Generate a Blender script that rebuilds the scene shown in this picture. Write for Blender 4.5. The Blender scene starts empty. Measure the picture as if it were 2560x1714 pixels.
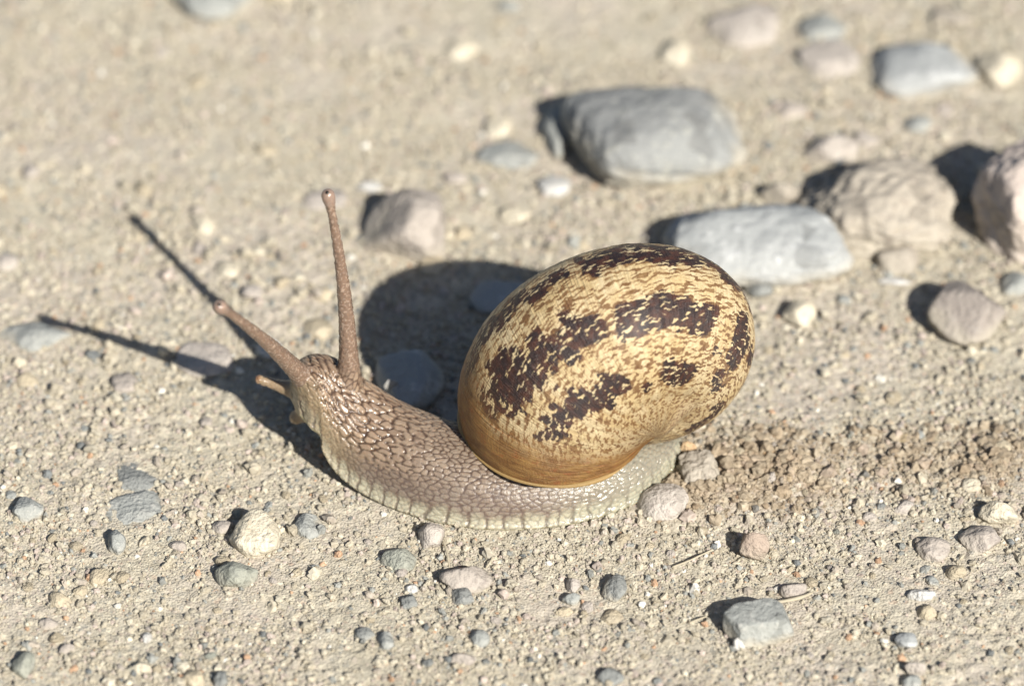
import bpy, math, random
import numpy as np
from mathutils import Vector, kdtree

# ------------------------------------------------------------------ camera, sky, sun, exposure
MM = 0.001
SC = bpy.context.scene
COL = SC.collection
rng = np.random.default_rng(7)
random.seed(7)

ELEV = math.radians(40.0)
DIST = 463.0                                   # mm from the lens to the middle of the view
FPX = 150.0 / 36.0 * 2560.0
CAM = DIST * np.array([0, -math.cos(ELEV), math.sin(ELEV)])
RT = np.array([1.0, 0, 0]); UP = np.array([0, math.sin(ELEV), math.cos(ELEV)]); FW = -CAM / DIST
SHIFT = np.array([-0.738, 1.138])            # shadow shift on the ground for each mm of height

cd = bpy.data.cameras.new('camera'); cam = bpy.data.objects.new('camera', cd); COL.objects.link(cam)
cam.location = Vector(CAM * MM)
cam.rotation_euler = (math.pi / 2 - ELEV, 0, 0)
cd.lens = 150; cd.sensor_width = 36; cd.clip_start = 0.02; cd.clip_end = 200
cd.dof.use_dof = True; cd.dof.focus_distance = 0.437; cd.dof.aperture_fstop = 16
SC.camera = cam

sun_to = np.array([-SHIFT[0], -SHIFT[1], 1.0]); sun_to /= np.linalg.norm(sun_to)
w = bpy.data.worlds.new('World'); SC.world = w; w.use_nodes = True
sky = w.node_tree.nodes.new('ShaderNodeTexSky'); sky.sky_type = 'NISHITA'; sky.sun_disc = False
sky.sun_elevation = math.asin(sun_to[2]); sky.sun_rotation = math.atan2(sun_to[0], sun_to[1])
bg = w.node_tree.nodes['Background']; bg.inputs['Strength'].default_value = 0.05
w.node_tree.links.new(sky.outputs[0], bg.inputs['Color'])
sl = bpy.data.lights.new('sun', 'SUN'); sl.energy = 5.0; sl.angle = math.radians(0.53); sl.color = (1.0, 0.955, 0.87)
so = bpy.data.objects.new('sun', sl); COL.objects.link(so)
so.rotation_euler = Vector(sun_to).to_track_quat('Z', 'Y').to_euler(); so.location = Vector(sun_to * 2)
SC.view_settings.view_transform = 'Standard'; SC.view_settings.look = 'None'
SC.view_settings.exposure = 0.63; SC.view_settings.gamma = 1.0

# ------------------------------------------------------------------ helpers
def proj(P):
    v = np.asarray(P, float) - CAM; d = v @ FW
    return np.stack([1280 + FPX * (v @ RT) / d, 857 - FPX * (v @ UP) / d], -1)

def ground_at(px, py, z=0.0):
    """the point at height z (mm) seen at a photograph pixel"""
    d = FW + RT * (px - 1280) / FPX + UP * (857 - py) / FPX
    return CAM + d * (z - CAM[2]) / d[2]

def sstep(a, b, x):
    t = np.clip((x - a) / (b - a), 0, 1); return t * t * (3 - 2 * t)

def hash2(i, j, k):
    n = (i.astype(np.int64) * 374761393 + j.astype(np.int64) * 668265263 + k * 2147483647) & 0xffffffff
    n = ((n ^ (n >> 13)) * 1274126177) & 0xffffffff
    n = ((n ^ (n >> 16)) * 2246822519) & 0xffffffff
    return ((n ^ (n >> 15)) & 0xffffff) / float(0xffffff)

def vnoise(x, y, seed):
    i = np.floor(x); j = np.floor(y); fx = x - i; fy = y - j
    fx = fx * fx * fx * (fx * (fx * 6 - 15) + 10); fy = fy * fy * fy * (fy * (fy * 6 - 15) + 10)
    a = hash2(i, j, seed); b = hash2(i + 1, j, seed); c = hash2(i, j + 1, seed); d = hash2(i + 1, j + 1, seed)
    return (a + (b - a) * fx) * (1 - fy) + (c + (d - c) * fx) * fy

def fbm(x, y, seed, octv=4, gain=0.5):
    t = 0; a = 1; s = 0
    for o in range(octv):
        t = t + a * vnoise(x * 2 ** o + 17.3 * o, y * 2 ** o - 9.1 * o, seed + o); s += a; a *= gain
    return t / s

def worley(x, y, seed, jit=0.9):
    """F1, F2 and the id number of the nearest cell"""
    i0 = np.floor(x); j0 = np.floor(y)
    f1 = np.full(x.shape, 9.0); f2 = np.full(x.shape, 9.0); cid = np.zeros(x.shape)
    for di in (-1, 0, 1):
        for dj in (-1, 0, 1):
            i = i0 + di; j = j0 + dj
            px = i + 0.5 + jit * (hash2(i, j, seed) - .5) + 0.5 * (np.mod(j, 2)) - .25
            py = j + 0.5 + jit * (hash2(i, j, seed + 5) - .5)
            d = np.hypot(x - px, y - py); h = hash2(i, j, seed + 9)
            near = d < f1
            f2 = np.where(near, f1, np.minimum(f2, d)); cid = np.where(near, h, cid); f1 = np.where(near, d, f1)
    return f1, f2, cid

def mesh_from(name, verts, faces, smooth=True, attrs=None):
    """verts (n,3) in mm, faces (m,k) all the same size"""
    me = bpy.data.meshes.new(name)
    verts = np.asarray(verts, np.float32) * MM; faces = np.asarray(faces, np.int32)
    k = faces.shape[1]
    me.vertices.add(len(verts)); me.vertices.foreach_set('co', verts.ravel())
    me.loops.add(faces.size); me.loops.foreach_set('vertex_index', faces.ravel())
    me.polygons.add(len(faces)); me.polygons.foreach_set('loop_start', np.arange(0, faces.size, k, dtype=np.int32))
    me.polygons.foreach_set('use_smooth', np.full(len(faces), smooth))
    for nm, (typ, data) in (attrs or {}).items():
        a = me.attributes.new(nm, typ, 'POINT')
        key = {'FLOAT': 'value', 'FLOAT_VECTOR': 'vector', 'FLOAT_COLOR': 'color'}[typ]
        a.data.foreach_set(key, np.asarray(data, np.float32).ravel())
    me.update(calc_edges=True)
    return me

def link(name, me, mat=None, parent=None, label=None, cat=None, group=None, kind=None):
    o = bpy.data.objects.new(name, me); COL.objects.link(o)
    if mat is not None and me is not None and not me.materials: me.materials.append(mat)
    if parent is not None: o.parent = parent
    for k_, v_ in (('label', label), ('category', cat), ('group', group), ('kind', kind)):
        if v_: o[k_] = v_
    return o

def grid_faces(n, m, wrap=False):
    i, j = np.meshgrid(np.arange(n - 1), np.arange(m if wrap else m - 1), indexing='ij')
    j2 = (j + 1) % m
    return np.stack([i * m + j, (i + 1) * m + j, (i + 1) * m + j2, i * m + j2], -1).reshape(-1, 4)

def catmull(K, n):
    """smooth curve through the rows of K, n samples"""
    K = np.asarray(K, float); m = len(K)
    u = np.linspace(0, m - 1, n); i = np.clip(np.floor(u).astype(int), 0, m - 2); t = (u - i)[:, None]
    P = lambda q: K[np.clip(q, 0, m - 1)]
    p0, p1, p2, p3 = P(i - 1), P(i), P(i + 1), P(i + 2)
    return 0.5 * (2 * p1 + (p2 - p0) * t + (2 * p0 - 5 * p1 + 4 * p2 - p3) * t ** 2 + (3 * p1 - p0 - 3 * p2 + p3) * t ** 3)

# node helper
class NT:
    def __init__(s, name):
        s.m = bpy.data.materials.new(name); s.m.use_nodes = True; s.t = s.m.node_tree
        s.b = s.t.nodes['Principled BSDF']; s.out = s.t.nodes['Material Output']
    def n(s, typ, **kw):
        nd = s.t.nodes.new(typ)
        for k, v in kw.items(): setattr(nd, k, v)
        return nd
    def put(s, sock, v):
        if hasattr(v, 'links') or isinstance(v, bpy.types.NodeSocket): s.t.links.new(v, sock)
        else: sock.default_value = v
    def attr(s, name): return s.n('ShaderNodeAttribute', attribute_name=name)
    def obj(s): return s.n('ShaderNodeTexCoord').outputs['Object']
    def noise(s, vec, scale, detail=4, rough=0.6, dist=0.0):
        nd = s.n('ShaderNodeTexNoise'); s.put(nd.inputs['Vector'], vec)
        nd.inputs['Scale'].default_value = scale; nd.inputs['Detail'].default_value = detail
        nd.inputs['Roughness'].default_value = rough; nd.inputs['Distortion'].default_value = dist
        return nd.outputs['Fac']
    def voro(s, vec, scale, feature='F1', out='Distance', rnd=1.0):
        nd = s.n('ShaderNodeTexVoronoi', feature=feature); s.put(nd.inputs['Vector'], vec)
        nd.inputs['Scale'].default_value = scale; nd.inputs['Randomness'].default_value = rnd
        return nd.outputs[out]
    def math(s, op, a, b=0.0, c=None, clamp=False):
        nd = s.n('ShaderNodeMath', operation=op, use_clamp=clamp)
        s.put(nd.inputs[0], a); s.put(nd.inputs[1], b)
        if c is not None: s.put(nd.inputs[2], c)
        return nd.outputs[0]
    def mapr(s, v, a, b, c=0.0, d=1.0):
        nd = s.n('ShaderNodeMapRange', interpolation_type='SMOOTHSTEP'); s.put(nd.inputs['Value'], v)
        for q, x in zip(('From Min', 'From Max', 'To Min', 'To Max'), (a, b, c, d)): s.put(nd.inputs[q], x)
        return nd.outputs['Result']
    def mix(s, f, a, b, blend='MIX'):
        nd = s.n('ShaderNodeMix', data_type='RGBA', blend_type=blend)
        s.put(nd.inputs['Factor'], f)
        for sock, v in ((nd.inputs['A'], a), (nd.inputs['B'], b)): pass
        ca = [x for x in nd.inputs if x.type == 'RGBA']
        for sock, v in zip(ca, (a, b)):
            s.put(sock, v if not isinstance(v, tuple) else (v + (1,) if len(v) == 3 else v))
        return [x for x in nd.outputs if x.type == 'RGBA'][0]
    def scale(s, vec, xyz):
        nd = s.n('ShaderNodeMapping'); s.put(nd.inputs['Vector'], vec); nd.inputs['Scale'].default_value = xyz
        return nd.outputs[0]
    def bump(s, h, dist, strength=1.0, nrm=None):
        nd = s.n('ShaderNodeBump'); nd.inputs['Strength'].default_value = strength; nd.inputs['Distance'].default_value = dist
        s.put(nd.inputs['Height'], h)
        if nrm is not None: s.put(nd.inputs['Normal'], nrm)
        return nd.outputs[0]
    def done(s, col=None, rough=None, nrm=None, **kw):
        if col is not None: s.put(s.b.inputs['Base Color'], col if not isinstance(col, tuple) else col + (1,))
        if rough is not None: s.put(s.b.inputs['Roughness'], rough)
        if nrm is not None: s.put(s.b.inputs['Normal'], nrm)
        for k, v in kw.items(): s.put(s.b.inputs[k.replace('_', ' ')], v)
        return s.m

# ------------------------------------------------------------------ where the snail's foot lies (mm): x, y, sole height, half width, height
BODY = np.array([
    (17.7, -16.0, 0.1, 0.15, 0.5),
    (16.5, -18.1, 0.1, 1.5, 1.9),
    (13.9, -20.4, 0.1, 2.8, 3.4),
    (10.3, -22.7, 0.1, 4.2, 4.7),
    (5.4, -24.0, 0.1, 5.2, 5.5),
    (0.5, -24.4, 0.1, 5.6, 5.7),
    (-4.0, -24.0, 0.1, 5.7, 6.2),
    (-8.5, -22.6, 0.1, 5.5, 7.0),
    (-13.0, -20.5, 0.4, 5.1, 7.6),
    (-16.3, -19.1, 1.6, 4.7, 8.4),
    (-19.2, -18.3, 3.9, 4.3, 8.5),
    (-21.2, -18.4, 5.4, 3.5, 7.2),
    (-22.4, -18.6, 6.6, 2.2, 5.0),
    (-22.9, -18.7, 7.8, 0.3, 1.2)])
FOOT = catmull(BODY[:9], 120)

def foot_gap(x, y):
    """distance from the edge of the sole (negative under it)"""
    d = np.full(np.shape(x), 1e3)
    for r in FOOT: d = np.minimum(d, np.hypot(x - r[0], y - r[1]) - r[3])
    return d

def disturbed(x, y):
    """the strip of loosened brown soil behind the tail"""
    m = np.exp(-(((x - 24) / 10) ** 2 + ((y + 21.0 + (x - 26) * -0.06) / 6.0) ** 2) ** 1.3) * 1.1
    m2 = np.exp(-(((x - 48) / 16) ** 2 + ((y + 18.5) / 4.5) ** 2) ** 1.3) * 0.85
    return np.clip(np.maximum(m, m2) * (0.1 + 1.6 * fbm(x * .22, y * .25, 71, 3)), 0, 1)

def height(x, y):
    x = np.asarray(x, float); y = np.asarray(y, float)
    h = 1.1 * (fbm(x / 34 + 3.1, y / 34 + 1.7, 11, 2) - .5)
    h = h * sstep(0, 10, foot_gap(x, y) - 1) if x.size < 2e6 else h
    rough = 0.35 + 0.9 * fbm(x / 18, y / 18, 21, 2) - 0.3 * sstep(5, 40, y) * sstep(20, -20, x)
    h = h + 0.5 * (fbm(x / 6.5, y / 6.5, 31, 3) - .5) * (0.5 + 0.6 * rough)
    fd = sstep(12, 1, np.maximum(np.abs(x) - 66, np.maximum(-62 - y, y - 76)))
    br = disturbed(x, y) * fd; rough = rough * fd
    f1, f2, c = worley(x / 1.25 + .35 * vnoise(x, y, 3), y / 1.25, 41)
    h = h + np.clip(.62 - f1, 0, 1) * 0.36 * (c > .68) * rough * (1 + 1.0 * br)
    f1, f2, c = worley(x / .62 + .3 * vnoise(x * 2, y * 2, 4), y / .62, 47)
    h = h + np.clip(.6 - f1, 0, 1) * 0.36 * (c > .5) * rough * (1 + .8 * br) * sstep(.35, .6, fbm(x / 7, y / 7, 45, 2))
    h = h - .16 * sstep(.66, .8, fbm(x / 1.1, y / 1.1, 55, 2)) * (.4 + rough) * fd
    h = h + fd * 0.12 * (fbm(x / .7, y / .9, 51, 3, .6) - .5)
    h = h + br * (1.5 * fbm(x / 2.2, y / 2.2, 61, 4, .6) - 0.3)
    g = foot_gap(x, y)
    return np.where(g < 1.2, h * sstep(-.6, 1.2, g) + 0.05 * sstep(1.2, -.6, g), h)

# ------------------------------------------------------------------ ground
def axis(lo, hi, step, far):
    inner = np.arange(lo, hi + 1e-6, step); out = []
    d = step
    v = 0
    while v < far: d *= 1.22; v += d; out.append(v)
    out = np.array(out)
    return np.concatenate([lo - out[::-1], inner, hi + out])
gx = axis(-68, 68, .25, 12000); gy = axis(-64, 78, .25, 12000)
X, Y = np.meshgrid(gx, gy, indexing='ij')
Z = height(X, Y)
BR = disturbed(X, Y)
gm = mesh_from('ground', np.stack([X, Y, Z], -1).reshape(-1, 3), grid_faces(len(gx), len(gy)),
               attrs={'loose': ('FLOAT', BR.ravel())})

T = NT('sandy_soil'); co = T.obj()
big = T.noise(co, 45, 3); mid = T.noise(co, 240, 4, .65); fine = T.noise(co, 2600, 4, .75)
grain = T.voro(co, 2200, out='Color'); gsep = T.n('ShaderNodeSeparateColor'); T.put(gsep.inputs[0], grain)
c = T.mix(T.mapr(mid, .3, .72), (.41, .368, .285), (.475, .435, .35))
c = T.mix(T.mapr(big, .42, .62), c, (.45, .40, .335))
c = T.mix(T.math('MULTIPLY', T.mapr(T.noise(co, 700, 2), .58, .7), .5), c, (.42, .36, .315))
c = T.mix(T.mapr(gsep.outputs[0], .86, .95), c, (.56, .51, .40))
c = T.mix(T.math('MULTIPLY', T.mapr(gsep.outputs[1], .92, .98), .6), c, (.27, .265, .24))
c = T.mix(T.math('MULTIPLY', T.mapr(gsep.outputs[2], .96, .99), .5), c, (.43, .31, .23))
br = T.attr('loose').outputs['Fac']
c = T.mix(T.math('MULTIPLY', br, T.mapr(T.noise(co, 420, 4), .36, .62, .15, .85)), c, (.27, .195, .13))
hh = T.math('ADD', T.math('MULTIPLY', fine, .7), T.math('MULTIPLY', T.voro(co, 3600), -.9))
MAT_SOIL = T.done(c, .95, T.bump(hh, .00017, .8), Specular_IOR_Level=.15)
ground = link('ground', gm, MAT_SOIL, kind='structure')

# ------------------------------------------------------------------ stones
def stone_material(name, a, b, speck, dust=0.3, speck_amt=.6, scale=900, spec=.25, rough=.85, vary=0.0):
    T = NT(name); co = T.obj()
    c = T.mix(T.mapr(T.noise(co, scale * .25, 5, .65), .32, .68), a, b)
    c = T.mix(T.math('MULTIPLY', T.mapr(T.noise(co, scale * 1.6, 3, .7), .54, .66), speck_amt), c, speck)
    v = T.voro(co, scale * 1.2, out='Color'); s_ = T.n('ShaderNodeSeparateColor'); T.put(s_.inputs[0], v)
    c = T.mix(T.math('MULTIPLY', T.mapr(s_.outputs[0], .8, .95), speck_amt), c, tuple(x * .62 for x in a))
    if dust:
        geo = T.n('ShaderNodeNewGeometry')
        z = T.n('ShaderNodeSeparateXYZ'); T.put(z.inputs[0], T.n('ShaderNodeTexCoord').outputs['Generated'])
        low = T.mapr(T.math('ADD', z.outputs[2], T.math('MULTIPLY', T.math('SUBTRACT', T.noise(co, scale * .3, 4), .5), 1.1)), .45, .75, dust, dust * .12)
        c = T.mix(low, c, (.43, .388, .31))
    if vary:
        r = T.n('ShaderNodeObjectInfo').outputs['Random']
        hs = T.n('ShaderNodeHueSaturation'); T.put(hs.inputs['Color'], c)
        T.put(hs.inputs['Value'], T.math('ADD', 1 - vary / 2, T.math('MULTIPLY', r, vary))); c = hs.outputs[0]
    h = T.math('ADD', T.noise(co, scale * .8, 5, .7), T.math('MULTIPLY', T.noise(co, scale * 3, 2), .4))
    return T.done(c, rough, T.bump(h, .0006, .9), Specular_IOR_Level=spec)

M = dict(
    grey=stone_material('grey_speckled_stone', (.195, .203, .207), (.265, .275, .272), (.40, .40, .36), .7, .7, 300),
    pale=stone_material('pale_grey_stone', (.28, .295, .30), (.36, .37, .37), (.50, .51, .51), .55, .7, 260),
    clod=stone_material('dusty_clod', (.32, .285, .24), (.39, .35, .295), (.25, .215, .185), .4, .75, 380, .1, .95),
    pinkrock=stone_material('pinkish_rock', (.43, .365, .325), (.52, .45, .40), (.27, .215, .20), .3, .7, 380),
    brown=stone_material('grey_brown_stone', (.21, .185, .17), (.285, .25, .225), (.34, .31, .28), .65, .5, 500),
    mauve=stone_material('mauve_grey_stone', (.34, .30, .265), (.405, .36, .32), (.25, .215, .195), .5, .7, 500),
    slate=stone_material('blue_grey_slate', (.24, .255, .25), (.315, .325, .31), (.40, .40, .375), .75, .65, 600),
    dark=stone_material('dark_slate', (.16, .17, .17), (.225, .235, .23), (.31, .315, .30), .7, .65, 700),
    cream=stone_material('cream_stone', (.52, .46, .35), (.62, .57, .46), (.40, .33, .235), .25, .6, 700),
    white=stone_material('white_quartz', (.45, .44, .415), (.53, .52, .50), (.62, .62, .61), .3, .5, 700, .4, .55),
    red=stone_material('reddish_clod', (.34, .265, .215), (.40, .325, .265), (.29, .22, .18), .4, .6, 700, .1, .95),
    pink=stone_material('pink_grey_pebble', (.41, .365, .325), (.475, .43, .385), (.35, .30, .27), .35, .6, 800),
    greenish=stone_material('green_grey_pebble', (.25, .26, .225), (.33, .335, .285), (.20, .205, .185), .3, .7, 900),
    orange=stone_material('rust_orange_grain', (.48, .33, .19), (.54, .40, .25), (.40, .22, .11), .1, .5, 900),
    tan=stone_material('tan_pebble', (.42, .355, .25), (.50, .435, .325), (.35, .29, .215), .3, .6, 900, vary=.35))

def ico(sub):
    import bmesh
    bm = bmesh.new(); bmesh.ops.create_icosphere(bm, subdivisions=sub, radius=1)
    v = np.array([x.co[:] for x in bm.verts]); f = np.array([[q.index for q in p.verts] for p in bm.faces]); bm.free()
    return v / np.linalg.norm(v, axis=1)[:, None], f
ICO = {s: ico(s) for s in (1, 2, 3, 4, 5, 6)}

def noise3(P, f, seed):
    return (vnoise(P[:, 0] * f + 7, P[:, 1] * f - P[:, 2] * f * .73, seed) + vnoise(P[:, 1] * f + 3.3, P[:, 2] * f + P[:, 0] * f * .61, seed + 1)
            + vnoise(P[:, 2] * f - 5, P[:, 0] * f - P[:, 1] * f * .67, seed + 2)) / 3 - .5

def stone_shape(seed, sub=3, planes=9, sharp=10.0, lump=.10, tops=()):
    """unit stone: a polyhedron of soft planes, roughened and chipped; spans about -1..1"""
    r = np.random.default_rng(seed); d, f = ICO[sub]
    if planes:
        m = planes + 5; i = np.arange(m) + .5
        a, z = i * 2.39996 + r.uniform(0, 6), 1 - 2 * i / m
        n = np.stack([np.sqrt(1 - z * z) * np.cos(a), np.sqrt(1 - z * z) * np.sin(a), z], -1) + r.normal(0, .22, (m, 3))
        n /= np.linalg.norm(n, axis=1)[:, None]
        hgt = r.uniform(.62, .98, m)
        for t in tops:
            n = np.vstack([n, np.array(t[:3]) / np.linalg.norm(t[:3])]); hgt = np.append(hgt, t[3])
        q = np.maximum(d @ n.T, 1e-3) / hgt
        sh = sharp * 1.5
        rad = (np.sum(q ** sh, 1) + .6) ** (-1 / sh)
    else: rad = np.ones(len(d))
    rad = rad * (1 + lump * 1.6 * noise3(d, 1.6, seed) + lump * .9 * noise3(d, 4.3, seed + 3) + lump * .5 * noise3(d, 10, seed + 5)
                 + (lump * .45 * noise3(d, 20, seed + 7) if sub > 3 else 0) + (lump * .25 * noise3(d, 50, seed + 8) if sub > 5 else 0))
    P = d * rad[:, None]
    lo, hi = P.min(0), P.max(0)
    return (P - (lo + hi) / 2) / ((hi - lo) / 2), f

HEROES = []      # x, y, radius of what is already lying about
def hero(name, box, ch, mat, label, cat='stone', seed=1, rot=0.0, planes=9, sharp=10, lump=.08, sink=.3, sub=4, tops=(), tilt=(0, 0), group=None, short=None, drop=0):
    """box: x0 y0 x1 y1 it fills in the photograph; ch: half its thickness in mm. Depth follows from the camera's tilt."""
    x0, y0, x1, y1 = box
    if cat == 'pebble' and y0 > 1200: sink += .07
    s = FPX / np.linalg.norm(ground_at((x0 + x1) / 2, (y0 + y1) / 2) - CAM)
    A = (x1 - x0) / s / 2; S = (y1 - y0) / s
    se, ce = math.sin(ELEV), math.cos(ELEV)
    cz = ch * (1 - 2 * sink)                     # height of the middle above the ground
    B = None
    for B in np.linspace(.2, 60, 900):
        top = math.hypot(B * se, ch * ce); bot = B * math.sqrt(max(0, 1 - (cz / ch) ** 2)) * se + cz * ce if cz > 0 else B * .95 * se
        if top + bot >= S: break
    by = y1 - bot * s
    g = ground_at((x0 + x1) / 2, by, cz)
    h = float(height(np.array([g[0]]), np.array([g[1]]))[0])
    P, f = stone_shape(seed, sub, planes, sharp, lump, tops)
    cr, sr = math.cos(rot), math.sin(rot)
    P = P @ np.array([[cr, sr, 0], [-sr, cr, 0], [0, 0, 1]])
    lo, hi = P.min(0), P.max(0); P = (P - (lo + hi) / 2) / ((hi - lo) / 2)
    P = P * np.array([A, B, ch])
    if tilt[0] or tilt[1]: P[:, 2] += P[:, 0] * tilt[0] + P[:, 1] * tilt[1]
    me = mesh_from(name, P, f, smooth=True)
    o = link(name, me, mat, label=label, cat=cat, group=group)
    o.location = Vector((g[0] * MM, g[1] * MM, (cz + h * .5 - drop) * MM))
    HEROES.append((g[0], g[1], A, B, short or label))
    return o

hero('boulder', (1402, 196, 1868, 492), 5.0, M['grey'], 'large rounded grey stone with a dust-covered underside, biggest of all', seed=12, planes=5, sharp=5, lump=.12, sub=6, sink=.27, tops=((.9, .1, .55, .70), (-.9, -.2, .35, .84), (.2, -.95, -.15, .74)), short='the large rounded grey stone')
hero('pale_slab', (1655, 508, 2132, 722), 3.7, M['pale'], 'pale whitish-grey angular slab right behind the top of the shell', seed=5, planes=4, sharp=6, lump=.12, sub=6, sink=.25, tops=((-.05, -.4, .9, .58), (0, -.95, .3, .66), (-1, -.1, .3, .72), (1, -.2, .3, .74), (.75, .7, .2, .7), (-.6, .8, .2, .75)), short='the pale whitish slab')
hero('clod', (1985, 395, 2402, 645), 4.8, M['clod'], 'rough dusty tan clod between the pale slab and the rock with the deep shadow', cat='clod', seed=23, planes=8, sharp=7, lump=.26, sub=6, sink=.33, tops=((-.8, .1, .5, .6),), short='the rough dusty clod')
hero('rock', (2432, 335, 2790, 665), 7.5, M['pinkrock'], 'big rugged pinkish rock with a deep black shadow on its left side', seed=31, planes=10, sharp=12, lump=.15, sub=6, sink=.25, short='the big pinkish rock')
hero('stone', (2318, 702, 2512, 862), 3.0, M['brown'], 'grey-brown faceted stone lying alone on open soil right of the shell', seed=44, planes=7, sharp=14, lump=.06, sub=6, sink=.25, tops=((-.3, -.7, .65, .6),), short='the lone grey-brown stone')
hero('stone', (903, 468, 1118, 658), 4.2, M['mauve'], 'mauve-grey stone with a slanting left face behind the upright eye tentacle', seed=51, planes=6, sharp=9, lump=.09, sub=6, sink=.3, tops=((-.8, -.1, .55, .5),), short='the mauve-grey stone')
hero('slate_chip', (1170, 690, 1320, 790), 1.2, M['pale'], 'blue-grey slate chip in the far part of the shell shadow', cat='slate', seed=160, planes=6, sharp=12, sink=.4)
hero('slate', (938, 862, 1112, 1062), 2.3, M['pale'], 'blue-grey slate lying wholly inside the shadow of the shell', cat='slate', seed=61, planes=6, sharp=16, lump=.04, sub=5, sink=.35, short='the shaded slate')
hero('slate_chip', (1188, 346, 1352, 424), .9, M['slate'], 'flat blue-grey slate chip half buried left of the large rounded stone', cat='slate', seed=63, planes=6, sharp=12, lump=.05, sink=.5, short='the half buried slate chip')
hero('slate_chip', (1350, 268, 1424, 402), 1.5, M['slate'], 'narrow upright slate chip touching the shadow of the large rounded stone', cat='slate', seed=64, planes=5, sharp=12, lump=.05, sink=.35, short='the narrow slate chip')
hero('stone', (405, -70, 650, 66), 1.9, M['slate'], 'blurred pale blue-grey stone with a dark shadow at its left, farthest from the snail', seed=66, planes=6, sharp=10, sink=.3, short='the far blurred stone')
hero('slab', (2178, 112, 2445, 250), 2.3, M['pale'], 'blurred light grey slab with a dark nick of shadow, beyond the dusty clod', seed=67, planes=6, sharp=12, lump=.06, sink=.35, short='the far light grey slab')
hero('slate_chip', (1995, 38, 2125, 112), 1.2, M['slate'], 'blurred pale slate chip beside a long pinkish sliver', cat='slate', seed=68, planes=6, sharp=12, sink=.35, short='the far slate chip')
hero('sliver', (1995, 95, 2150, 205), 1.0, M['pink'], 'blurred long pinkish sliver of stone slanting below a slate chip', seed=69, planes=6, sharp=12, rot=.6, sink=.4, short='the far pinkish sliver')
hero('stone', (2440, 118, 2556, 222), 1.7, M['cream'], 'blurred cream stone right of the far light grey slab', seed=70, sink=.35, short='the far cream stone')
hero('slab', (1765, 5, 1950, 128), 1.5, M['pink'], 'blurred pinkish slab sunk in the soil beyond the large rounded stone', seed=71, sink=.4, short='the far pinkish slab')
hero('slate', (-14, 796, 180, 882), 1.0, M['slate'], 'pale grey flat slate under the shadow tip of the slanting tentacle', cat='slate', seed=172, planes=7, sharp=10, lump=.09, sink=.4, short='the pale flat slate')
hero('pebble', (574, 1280, 702, 1394), 2.2, M['cream'], 'chunky cream-white pebble with a dark shadow on the open soil', cat='pebble', seed=73, planes=9, sharp=12, lump=.09, sub=5, sink=.3, short='the chunky cream pebble')
hero('pebble', (536, 1402, 646, 1472), 1.6, M['greenish'], 'green-grey speckled pebble just in front of the chunky cream one', cat='pebble', seed=74, planes=8, sharp=12, sink=.25, short='the green-grey pebble')
hero('pebble', (270, 1322, 316, 1388), 1.2, M['slate'], 'small upright blue-grey pebble at the tip of the sunken slate patch', cat='pebble', seed=75, sink=.25, short='the small upright pebble')
hero('pebble', (28, 1246, 110, 1308), 1.2, M['slate'], 'smooth light blue-grey pebble left of the sunken slate patch', cat='pebble', seed=76, planes=7, sharp=14, lump=.04, sink=.3, short='the smooth light pebble')
hero('slate', (290, 1145, 405, 1240), .75, M['dark'], 'smaller darker piece of a sunken blue-grey slate patch, flush with the soil', cat='slate', seed=77, planes=5, sharp=9, lump=.2, sink=.68, sub=5, short='the sunken slate patch')
hero('slate', (258, 1225, 418, 1325), .75, M['slate'], 'broader paler piece of a sunken slate patch, dusty and flush with the soil', cat='slate', seed=78, planes=5, sharp=9, lump=.22, sink=.68, sub=5, short='the sunken slate patch')
hero('pebble', (1045, 1304, 1112, 1372), 1.5, M['pink'], 'pinkish-grey rounded pebble pressed against the near edge of the foot', cat='pebble', seed=79, planes=7, sharp=8, sink=.25, short='the pinkish pebble by the foot')
hero('pebble', (948, 1370, 1042, 1432), 1.2, M['greenish'], 'grey pebble with a dark left flank, below the pinkish pebble', cat='pebble', seed=80, sink=.35, short='the grey pebble in front of the foot')
hero('clod', (1098, 1416, 1232, 1486), 1.5, M['mauve'], 'flat-topped mauve clod with a hollow shadow at its left end', cat='clod', seed=81, planes=7, sharp=14, lump=.12, sink=.35, short='the flat-topped clod')
hero('pebble', (1128, 1470, 1186, 1518), .95, M['dark'], 'dark slate pebble tucked under the flat-topped clod', cat='pebble', seed=82, sink=.3)
hero('pebble', (1002, 1486, 1046, 1528), .9, M['dark'], 'dark grey pebble left of the one tucked under the clod', cat='pebble', seed=83, sink=.3)
hero('pebble', (1010, 1462, 1048, 1490), .7, M['white'], 'small bright white pebble among the dark ones', cat='pebble', seed=84, sink=.35)
hero('block', (1806, 1508, 1984, 1614), 1.9, M['slate'], 'oblong blue-grey block with a pinkish front face beside a straw', seed=85, planes=3, sharp=18, lump=.05, sub=5, sink=.3, rot=.15, tops=((0, 0, 1, .62), (-.9, -.35, .1, .75), (.15, -1, .25, .66), (1, 0, .2, .8), (-.2, 1, .1, .7)), short='the oblong block')
hero('crystal', (1832, 1592, 1864, 1624), .75, M['white'], 'tiny bright white crystal at the foot of the oblong block', seed=86, planes=6, sharp=18, sink=.25)
hero('pebble', (1590, 1213, 1722, 1304), 1.6, M['pink'], 'long mauve oval pebble lying under the tip of the foot', cat='pebble', seed=187, planes=0, sharp=6, lump=.13, rot=.5, sink=.3, sub=5, tilt=(.25, .1), short='the long mauve pebble')
hero('clod', (1696, 1132, 1800, 1224), 1.6, M['clod'], 'crumbly grey-tan clod wedged against the tail of the snail', cat='clod', seed=88, planes=8, sharp=7, lump=.34, sub=5, sink=.35, short='the crumbly clod by the tail')
hero('grain', (1697, 1108, 1742, 1142), .9, M['orange'], 'small amber-orange grain above the crumbly clod by the tail', cat='grain', seed=89, sink=.1)
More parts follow.
